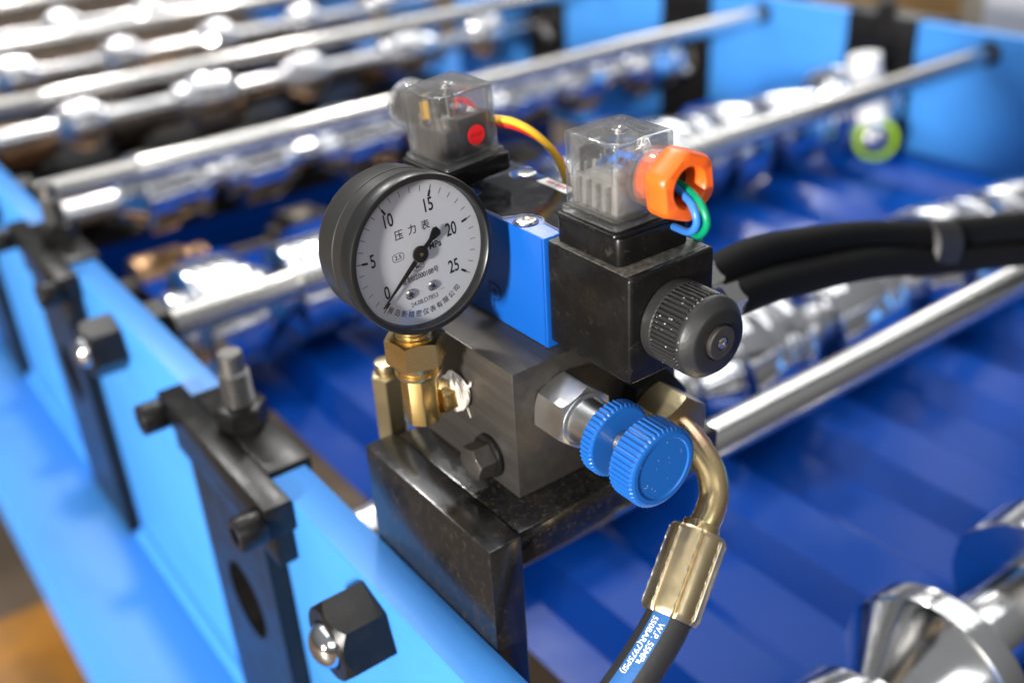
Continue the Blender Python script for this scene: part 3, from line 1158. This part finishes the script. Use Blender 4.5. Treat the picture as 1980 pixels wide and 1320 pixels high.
# ------------------------------------------------------------------ solenoid valve
t = thing('solenoid_valve', 'blue bodied solenoid valve with black coils on top of the block', 'solenoid valve', (20, 32, 0))
BX0, BX1, BY0, BY1 = 0.0, 41.0, 0.0, 66.0
bm = bm_new()
box(bm, BX0, BX1, BY0, BY1, .4, 45.6, .5, 2)
body = obj('valve_body', bm, 'valve_blue', t)
# name plate with scooped corners around the screws
hp = [(4.9, 17.2), (36.0, 17.2), (4.9, 57.6), (36.0, 57.6)]
out = []
def scoop(cx, cy, r, a0, a1, n=10):
    return [(cx + r * math.cos(math.radians(a0 + (a1 - a0) * k / n)), cy + r * math.sin(math.radians(a0 + (a1 - a0) * k / n))) for k in range(n + 1)]
def plate_poly(g):
    p_ = [(BX0 + 8.5 + g, BY0 + .6 + g), (BX1 - 8.5 - g, BY0 + .6 + g)]
    p_ += [(BX1 - 9 - g, 10.5)] + scoop(36.0, 17.2, 6.6 + g, 225, 100)[:] + [(BX1 - .6 - g, 26 + g)]
    p_ += [(BX1 - .6 - g, 49 - g)] + scoop(36.0, 57.6, 6.6 + g, 260, 135)[:] + [(BX1 - 9 - g, 64 - g)]
    p_ += [(BX0 + 9 + g, 64 - g)] + scoop(4.9, 57.6, 6.6 + g, 45, -80)[:] + [(BX0 + .6 + g, 49 - g)]
    p_ += [(BX0 + .6 + g, 26 + g)] + scoop(4.9, 17.2, 6.6 + g, 80, -45)[:] + [(BX0 + 9 + g, 10.5)]
    return p_
bm = bm_new()
prism(bm, plate_poly(0), (0, 0, 0), X_, Y_, Z_, 45.65, 46.1)
obj('plate_rim', bm, 'steel', body)
bm = bm_new()
prism(bm, plate_poly(.5), (0, 0, 0), X_, Y_, Z_, 46.12, 46.4)
obj('name_plate', bm, 'gloss_black', body)
bm = bm_new()
box(bm, 33.2, 38.8, 28, 47, 46.42, 46.6)
strip = obj('label_strip', bm, 'white', body)
bm = bm_new()
text_mesh(bm, '■■ ■■■', (36, 37.5, 46.6), -Y_, X_, 2.6, 3.2, Z_)
obj('label_print', bm, 'label_red', strip, smooth=0)
for x, y in hp:
    bm = bm_new()
    lathe(bm, [(5.0, 45.62), (5.0, 45.9), (3.7, 45.9), (3.7, 45.62)], (x, y, 0), Z_, 32)
    rim = obj('screw_recess', bm, 'emboss', t)
    bm = bm_new()
    lathe(bm, [(3.8, 45.64), (4.1, 46.0), (3.9, 46.7), (3.4, 46.9), (1.9, 46.9), (1.7, 46.2), (0, 46.2)], (x, y, 0), Z_, 32)
    obj('cap_screw', bm, 'chrome_soft', rim)
# raised P
bm = bm_new()
text_mesh(bm, 'P', (-.05, 33.6, 9.6), -Y_, Z_, 15, 15.5, -X_, .1, bold=.055)
let = obj('port_letter', bm, 'emboss', body, smooth=0)
bm = bm_new()
text_mesh(bm, 'P', (-.05, 33.3, 9.5), -Y_, Z_, 15, 15.5, -X_, .22, bold=.0)
obj('letter_face', bm, 'valve_blue', let, smooth=0)
# body casting step line
bm = bm_new()
box(bm, -.35, 0.05, 1.0, 1.6, .6, 45, .1)
obj('casting_edge', bm, 'valve_blue', body)


def coil(y0, y1, name='coil', tilt=None):
    bm = bm_new()
    box(bm, .8, 40.8, y0, y1, 3.6, 45.0, 1.7, 3)
    c = obj(name, bm, 'black_plastic', t)
    return c


c1 = coil(-45.2, -.3)
bm = bm_new()
box(bm, 1.2, 38.6, -43.0, -1.0, 44.7, 45.25, .2)
obj('dusty_top', bm, 'dusty_plastic', c1)
bm = bm_new()
prism(bm, rrect(3.5, 36.5, -37, -2.5, 3.0), (0, 0, 0), X_, Y_, Z_, 45, 55.5, .9, 2, True)
obj('coil_socket', bm, 'black_plastic', c1)
# ribbed retaining knob
KO = (20, -45.2, 24.0)
bm = bm_new()
lathe(bm, [(12.5, .05), (14.4, .05), (15.0, .6), (15.0, 4.6), (14.7, 5)], KO, D_, 96)
knb = obj('retaining_knob', bm, 'knob_grey', t)
bm = bm_new()
knurled(bm, KO, D_, 15.0, 4.4, 17.2, 52, .95, .4)
obj('knurl_band', bm, 'knob_grey', knb, smooth=18)
bm = bm_new()
lathe(bm, [(14.3, 17.0), (14.8, 17.2), (14.8, 18.6), (14.5, 19.2), (11.9, 22.3), (11.5, 22.6), (11.0, 22.65)], KO, D_, 96)
obj('knob_crown', bm, 'knob_grey', knb)
bm = bm_new()
lathe(bm, [(11.2, 22.6), (10.9, 22.8), (6.6, 22.8), (6.5, 22.2), (0, 22.2)], KO, D_, 64)
obj('knob_end', bm, 'knob_face', knb)
bm = bm_new()
lathe(bm, [(6.0, 22.1), (6.0, 23.9), (5.6, 24.3), (2.5, 24.3), (2.3, 23.7), (0, 23.7)], KO, D_, 48)
ov = obj('manual_override', bm, 'block_steel', knb)
bm = bm_new()
lathe(bm, [(2.0, 23.7), (2.0, 24.2), (1.3, 24.7), (.5, 24.8), (.4, 24.4), (0, 24.4)], KO, D_, 32)
obj('override_pin', bm, 'chrome_soft', knb)
bm = bm_new()
for _ in range(46):
    a = math.radians(random.uniform(100, 290))
    hh = random.uniform(5, 21)
    rr_ = 15.0 if hh < 18 else 14.9 - (hh - 18) * .7
    u_, v_, w_ = frame(D_)
    pt_ = Vector(KO) + w_ * hh + (u_ * math.cos(a) + v_ * math.sin(a)) * rr_
    s_ = .1 + .14 * random.random()
    lathe(bm, [(0, -.05), (s_, 0.02), (0, s_ * .5)], pt_, (u_ * math.cos(a) + v_ * math.sin(a)), 6)
obj('paint_specks', bm, 'print_white', knb, kind='stuff')
c2 = coil(66.3, 108)

# ------------------------------------------------------------------ clear plug connectors
def hollow(bm, poly_o, poly_i, z0, z1, wall, o=(0, 0, 0), bev=1.2):
    prism(bm, poly_o, o, X_, Y_, Z_, z0, z1, bev, 3, True)
    tt = bmesh.new()
    prism(tt, poly_i, o, X_, Y_, Z_, z0 + wall * .6, z1 - wall)
    bmesh.ops.reverse_faces(tt, faces=tt.faces)
    merge(bm, tt)


def plug(base, label, gasket_h, outlet):
    """base: centre of the plug foot (mm)"""
    t = thing('clear_plug', label, 'cable plug', base, 'clear plugs on the valve')
    cx, cy, z0 = base
    bm = bm_new()
    prism(bm, rrect(cx - 16.2, cx + 16.2, cy - 16.5, cy + 16.5, 2.5), (0, 0, 0), X_, Y_, Z_, z0 + .05, z0 + gasket_h, .8, 2, True)
    obj('gasket', bm, 'black_plastic', t)
    zb = z0 + gasket_h + .1
    bm = bm_new()
    prism(bm, rrect(cx - 14.8, cx + 14.8, cy - 14.8, cy + 14.8, 2.2), (0, 0, 0), X_, Y_, Z_, zb, zb + 2.2, .6, 2, True)
    hollow(bm, rrect(cx - 13.6, cx + 13.6, cy - 13.6, cy + 13.6, 2.4), rrect(cx - 12.0, cx + 12.0, cy - 12.0, cy + 12.0, 1.6), zb + 2.25, zb + 29, 1.6)
    obj('clear_cover', bm, 'clear', t)
    # terminal insert
    bm = bm_new()
    box(bm, cx - 10.5, cx + 10.5, cy - 10.8, cy + 10.8, zb + 3.4, zb + 14.5, .8)
    if outlet == 'front':
        box(bm, cx - 10.5, cx - 1, cy - 10.8, cy + 3, zb + 14.5, zb + 17.5, .6)
    else:
        box(bm, cx - 4.5, cx + 11, cy - 11.6, cy - 6, zb + 3.2, zb + 18, .4)
    ins = obj('terminal_block', bm, 'terminal_grey' if outlet == 'front' else 'terminal_black', t)
    for dy in (-7.5, -2.5, 2.5, 7.5):
        bm = bm_new()
        box(bm, cx - 11.3, cx - 10.4, cy + dy - .5, cy + dy + .5, zb + 4, zb + 13.5, .2)
        obj('terminal_rib', bm, 'terminal_black', ins)
    bm = bm_new()
    box(bm, cx - 9.5, cx + 9.5, cy + 8.6, cy + 9.6, zb + 14.6, zb + 23, .2)
    obj('circuit_board', bm, 'terminal_black', ins)
    bm = bm_new()
    lathe(bm, [(1.4, zb + 14.6), (1.4, zb + 18), (.9, zb + 19.2), (0, zb + 19.5)], (cx + 6, cy - 6, 0), Z_, 20)
    obj('indicator_lamp', bm, 'white', ins)
    bm = bm_new()
    for q, (dx, dy) in enumerate(((-6, -6), (6, 5), (-5, 6))):
        lathe(bm, [(2.0, zb + 14), (2.0, zb + 18.6), (1.6, zb + 19), (0, zb + 19)], (cx + dx, cy + dy, 0), Z_, 20)
    obj('terminal_screw', bm, 'chrome_soft', ins)
    bm = bm_new()
    lathe(bm, [(0, zb + 3), (1.2, zb + 3), (1.2, zb + 28.5), (2.9, zb + 28.6), (2.9, zb + 29.5), (2.5, zb + 29.9), (.9, zb + 29.9), (.8, zb + 29.4), (0, zb + 29.4)], (cx, cy, 0), Z_, 28)
    obj('fixing_screw', bm, 'chrome_soft', t)
    bm = bm_new()
    zc = zb + 16.6
    if outlet == 'front':
        ax = Vector((0, -1, 0))
        oo = Vector((cx + 1.5, cy - 13.4, zc))
    else:
        ax = Vector((0, 1, .0))
        oo = Vector((cx - 1.5, cy + 13.4, zc))
    GL = 9.6 if outlet == 'front' else 14.2
    # clear outlet pipe, hollow
    lathe(bm, [(10.6, 0), (10.8, .6), (10.8, GL - .7), (10.2, GL), (8.4, GL), (8.4, .2), (10.6, 0)], oo, ax, 48)
    obj('clear_outlet', bm, 'clear', t)
    if outlet == 'front':
        bm = bm_new()
        lathe(bm, [(8.2, 2.5), (8.2, 9.5), (6.2, 9.5), (6.2, 2.5), (8.2, 2.5)], oo, ax, 40)
        n1 = obj('gland_thread', bm, 'orange', t)
        bm = bm_new()
        tt = bmesh.new()
        u_, v_, w_ = frame(ax, math.radians(8))
        m_ = 60
        def lobe(a, r):
            return r * (1 + .035 * math.cos(6 * a))
        lp = []
        for h_, r_, fl in ((9.8, 9.8, 0), (9.8, 11.0, 1), (10.6, 11.7, 1), (16.2, 11.8, 1), (18.6, 11.1, 1), (19.1, 10.5, 1), (19.1, 7.4, 0), (18.3, 6.7, 0), (10.4, 6.4, 0)):
            ring_ = []
            for k in range(m_):
                a = 2 * math.pi * k / m_
                if fl:
                    q = (a + math.pi / 6) % (math.pi / 3) - math.pi / 6
                    rr_ = min(r_ * 1.06, r_ * .965 / math.cos(q))
                else:
                    rr_ = r_
                ring_.append(tt.verts.new(oo + w_ * h_ + (u_ * math.cos(a) + v_ * math.sin(a)) * rr_))
            lp.append(ring_)
        for a_, b_2 in zip(lp, lp[1:]):
            for k in range(m_):
                tt.faces.new((a_[k], a_[(k + 1) % m_], b_2[(k + 1) % m_], b_2[k]))
        bmesh.ops.recalc_face_normals(tt, faces=tt.faces)
        merge(bm, tt)
        obj('gland_nut', bm, 'orange', t, smooth=40)
        bm = bm_new()
        lathe(bm, [(6.4, 10.6), (0, 10.6)], oo, ax, 32)
        obj('gland_seal', bm, 'terminal_black', t)
    else:
        bm = bm_new()
        lathe(bm, [(8.3, 1.5), (8.3, 12), (0, 12)], oo, ax, 32)
        obj('gland_plug', bm, 'terminal_black', t)
        bm = bm_new()
        lathe(bm, [(0, 0), (4.1, 0), (4.1, .12), (0, .12)], (cx + 2.2, cy - 13.75, zb + 10.6), (0, -1, 0), 40)
        st = obj('red_sticker', bm, 'red_sticker', t)
        bm = bm_new()
        text_mesh(bm, 'AC220', (cx + 2.2, cy - 13.9, zb + 10.8), X_, Z_, 1.9, 2.2, -Y_, .05)
        obj('sticker_print', bm, 'sticker_ink', st, smooth=0)
        bm = bm_new()
        box(bm, cx - 10.2, cx - 9.2, cy - 1, cy + 2, zb + 17.6, zb + 25, .3)
        obj('yellow_tag', bm, 'wire_yellow', t)
        bm = bm_new()
        tube(bm, [(cx + 4, cy + 4, zb + 14), (cx + 5, cy - 2, zb + 22), (cx + 8, cy - 6, zb + 18)], 1.1, 10, 6)
        obj('red_core', bm, 'wire_red', t)
    if outlet == 'front':
        bm = bm_new()
        tube(bm, [(cx - 2, cy + 4, zb + 15), (cx - 1, cy - 2, zb + 21), (cx + 3, cy - 9, zb + 19), (cx + 2, cy - 16, zb + 17)], 1.2, 10, 6)
        obj('blue_core', bm, 'wire_blue', t)
    return t, oo, ax


p1, oo1, ax1 = plug((18.0, -20.5, 55.5), 'clear plug with orange hexagonal gland nut on the front coil', 2.0, 'front')
p2, oo2, ax2 = plug((10.5, 70.5, 50.5), 'clear plug with round red sticker behind the gauge', 7.4, 'back')
p2.rotation_euler = (0, math.radians(-4.0), math.radians(2))

# wires
def wire(pts, r, m, label):
    bm = bm_new()
    tube(bm, pts, r, 14, 8)
    tag(obj('wire', bm, m, base=pts[0]), label, 'wire')


q = oo1 + ax1 * 15.3
wire([(20.5, -43, 72.5), (19.6, -49, 71.5), (17.4, -56.2, 69.6), (17.2, -58.6, 64.6), (19.3, -53.5, 59.2), (27.4, -38.3, 54.0), (38.4, -22.3, 47.5), (50, -8, 40)],
     1.3, 'wire_blue', 'thin blue wire looping out of the orange gland nut')
wire([(22.5, -43, 73), (21.8, -49, 72.5), (19.6, -57.5, 70.4), (19.3, -61, 64.6), (21.3, -56, 58.2), (28.5, -43.9, 53.8), (43, -34.7, 44.2), (55.8, -22.7, 28.0), (60, -8, 10)],
     1.3, 'wire_green', 'thin green wire looping out of the orange gland nut')

# ------------------------------------------------------------------ hydraulic hose in front
t = thing('hydraulic_hose', 'black hydraulic hose with blue stripe and brass crimp sleeve at the front', 'hydraulic hose', (38, -25, -38))
HX, HZ = 41.0, -37.0
bm = bm_new()
hexnut(bm, (HX + 3, 0, HZ - 2), D_, 30, 6.1, 15, spin=.15)
obj('adapter_hex', bm, 'black_oxide', t)
bm = bm_new()
hexnut(bm, (HX, 0, HZ), D_, 23, 15.2, 33, spin=.42)
obj('swivel_nut', bm, 'pale_brass', t)
tp = [(HX - 1.5, -28, HZ + 1), (39.4, -36, -38.3), (38.8, -43.5, -42), (37.6, -51, -47.2), (34.3, -56, -53.2), (29, -58.9, -57.8), (24.2, -60, -61.4)]
bm = bm_new()
tube(bm, tp, 5.8, 32, 8)
obj('bent_tube', bm, 'yellow_zinc', t)
sd = Vector((-1.9, -69.2, -84.8)) - Vector((22.3, -60.3, -62.9))
sl0 = Vector((22.8, -60.1, -62.4))
sd = sd.normalized()
bm = bm_new()
lathe(bm, [(5.9, -3.2), (7.0, -3.0), (7.3, -2.2), (7.3, 0.5), (6, 1)], sl0, sd, 40)
obj('tube_collar', bm, 'yellow_zinc', t)
bm = bm_new()
tt = bmesh.new()
u_, v_, w_ = frame(sd, math.radians(20))
m_ = 8 * 12
LS = 34.5
lp = []
for h_, r_, k_ in ((.6, 6.2, 0), (.2, 10.2, .3), (1.0, 10.9, .8), (2.5, 11.1, 1), (LS - 3, 11.1, 1), (LS - 1.2, 10.9, 1), (LS - .2, 10.2, .5), (LS - .2, 9.4, 0)):
    ring_ = []
    for k in range(m_):
        a = 2 * math.pi * k / m_
        ph = (k % 12) / 12
        e = min(ph, 1 - ph) * 12       # distance from the crimp edge
        rr_ = r_ + k_ * (-.6 if e < .5 else (.12 if e < 1.5 else .0))
        ring_.append(tt.verts.new(sl0 + w_ * h_ + (u_ * math.cos(a) + v_ * math.sin(a)) * rr_))
    lp.append(ring_)
for a_, b_2 in zip(lp, lp[1:]):
    for k in range(m_):
        tt.faces.new((a_[k], a_[(k + 1) % m_], b_2[(k + 1) % m_], b_2[k]))
bmesh.ops.recalc_face_normals(tt, faces=tt.faces)
merge(bm, tt)
slv = obj('crimp_sleeve', bm, 'sleeve', t, smooth=50)
bm = bm_new()
for k in range(8):
    a = 2 * math.pi * (k + 1 / 12) / 8
    pts = []
    for j in range(26):
        hh = 2.0 + (LS - 4) * j / 25
        aa = a + .012 * random.uniform(-1, 1)
        pts.append(sl0 + w_ * hh + (u_ * math.cos(aa) + v_ * math.sin(aa)) * (11.12 + .1 * random.random()))
    tube(bm, pts, lambda s: .30 + .14 * math.sin(s * 40 + k), 6, 1)
obj('crimp_ridge', bm, 'weld_tin', slv)
HP = [sl0 + sd * (LS - 6), sl0 + sd * (LS + 2), Vector((-15, -71.5, -94.5)), Vector((-28, -72, -104.5)), Vector((-42, -70, -117)), Vector((-54, -66, -134))]
bm = bm_new()
path = tube(bm, HP, 8.8, 40, 10)
obj('hose', bm, 'hose_black', t)
# printed stripe hugging the hose on the side towards the viewer
cp = Vector(CP)
def stripe_pt(s, ang, r):
    rest = s * sum((b - a).length for a, b in zip(path, path[1:]))
    k = 0
    while k < len(path) - 2 and rest > (path[k + 1] - path[k]).length:
        rest -= (path[k + 1] - path[k]).length
        k += 1
    p_ = path[k].lerp(path[k + 1], min(1, rest / (path[k + 1] - path[k]).length))
    T = (path[min(k + 2, len(path) - 1)] - path[max(k - 1, 0)]).normalized()
    dv = Vector((-.50, -.60, .62))
    e1 = (dv - T * dv.dot(T)).normalized()
    e2 = T.cross(e1)
    return p_ + (e1 * math.cos(ang) + e2 * math.sin(ang)) * r, T, e1, e2
bm = bm_new()
rows = []
for j in range(61):
    rows.append([bm.verts.new(stripe_pt(j / 60, .05 + .80 * k / 10, 8.87)[0]) for k in range(11)])
for a_, b_2 in zip(rows, rows[1:]):
    for k in range(10):
        bm.faces.new((a_[k], a_[k + 1], b_2[k + 1], b_2[k]))
strp = obj('blue_stripe', bm, 'stripe_blue', t)


def hose_text(txt, s0, ang0, size, name):
    bm = bm_new()
    text_mesh(bm, txt, (0, 0, 0), (1, 0, 0), (0, 1, 0), size * 1.0, size, (0, 0, 1), 0, align='LEFT', bold=.02)
    L_ = sum((b - a).length for a, b in zip(path, path[1:]))
    for v in bm.verts:
        s = s0 + v.co.x / L_
        ang = ang0 - v.co.y / 9.2
        v.co = stripe_pt(max(0, min(1, s)), ang, 8.95)[0]
    obj(name, bm, 'print_white', strp, smooth=0)


LT = sum((b - a).length for a, b in zip(path, path[1:]))
hose_text('W.P. 55MPa', 9.5 / LT, .27, 3.3, 'printed_text')
hose_text('550BAR(7975PSI)', 8.0 / LT, .62, 3.3, 'printed_text')

# ------------------------------------------------------------------ pair of black hoses behind the coil
def bhose(pts, label):
    t = thing('black_hose', label, 'hose', pts[0], 'black hoses behind the coil')
    bm = bm_new()
    tube(bm, pts, 8.4, 28, 8)
    obj('hose_sleeve', bm, 'hose_wrap', t)
    a = Vector(pts[0])
    d_ = (Vector(pts[1]) - a).normalized()
    bm = bm_new()
    hexnut(bm, a, -d_, 15.5, -1, 12, spin=.3)
    obj('end_fitting', bm, 'zinc', t)
    return t


UP = [(92, 6, -2), (120, 10, -3), (145.6, 14.5, -8.0), (215.6, 22.8, -25.6), (290.4, 25.5, -47.6), (389, 24.1, -69.7), (484, 15.2, -89)]
LO = [(96, -3.5, -10), (120, .5, -14), (147.1, 5.5, -20.5), (219.4, 14.2, -38), (290.8, 20.7, -61), (386.4, 20.2, -86), (480.8, 10.5, -107)]
bhose(UP, 'upper black sleeved hose leaving the coil to the right')
bhose(LO, 'lower black sleeved hose leaving the coil to the right')
bm = bm_new()
lathe(bm, [(12, -13), (16.4, -12), (16.7, 0), (16.4, 12), (12, 13)], (289, 23.5, -54.5), Vector((1, .02, -.28)), 40)
for v in bm.verts:
    v.co.y = 23.5 + (v.co.y - 23.5) * .72
tag(obj('tape_band', bm, 'wrap_grey', base=(289, 24, -56)), 'grey tape band wrapped round the two black hoses', 'tape')

# red and yellow wires arching between the two plugs
wire([(24, 63, 71.5), (30, 56.5, 70), (36, 50.5, 65), (41.5, 46, 57), (45, 44, 48), (46.5, 43, 36)], 1.5, 'wire_yellow', 'thin yellow wire arching behind the front clear plug')
wire([(25, 63.5, 69), (31, 57.8, 67.6), (37.5, 52.5, 63.2), (44, 48.5, 56), (48, 46.5, 47), (49.5, 45.5, 36)], 1.4, 'wire_red', 'thin red wire arching beneath the yellow wire')

# green ring and white sleeve by the far plate
t = thing('shaft_collar', 'white shaft collar with lime green ring near the far side plate', 'collar', (868, 470, -228))
bm = bm_new()
lathe(bm, [(20, -5), (25, -4), (26, 0), (25, 4), (20, 5), (19, 0), (20, -5)], (866, 468, -230), Vector((-.7, -.7, .1)), 40)
obj('green_ring', bm, 'lime', t)
bm = bm_new()
hexnut(bm, (866, 468, -230), Vector((-.7, -.7, .1)), 24, -6, 6)
obj('collar_bolt', bm, 'chrome_soft', t)
bm = bm_new()
tube(bm, [(868, 476, -210), (866, 484, -180), (862, 490, -150), (860, 492, -132)], 19, 28, 4)
obj('white_sleeve', bm, 'white', t)

for o in list(bpy.data.objects):
    if '_b' in o:
        del o['_b']
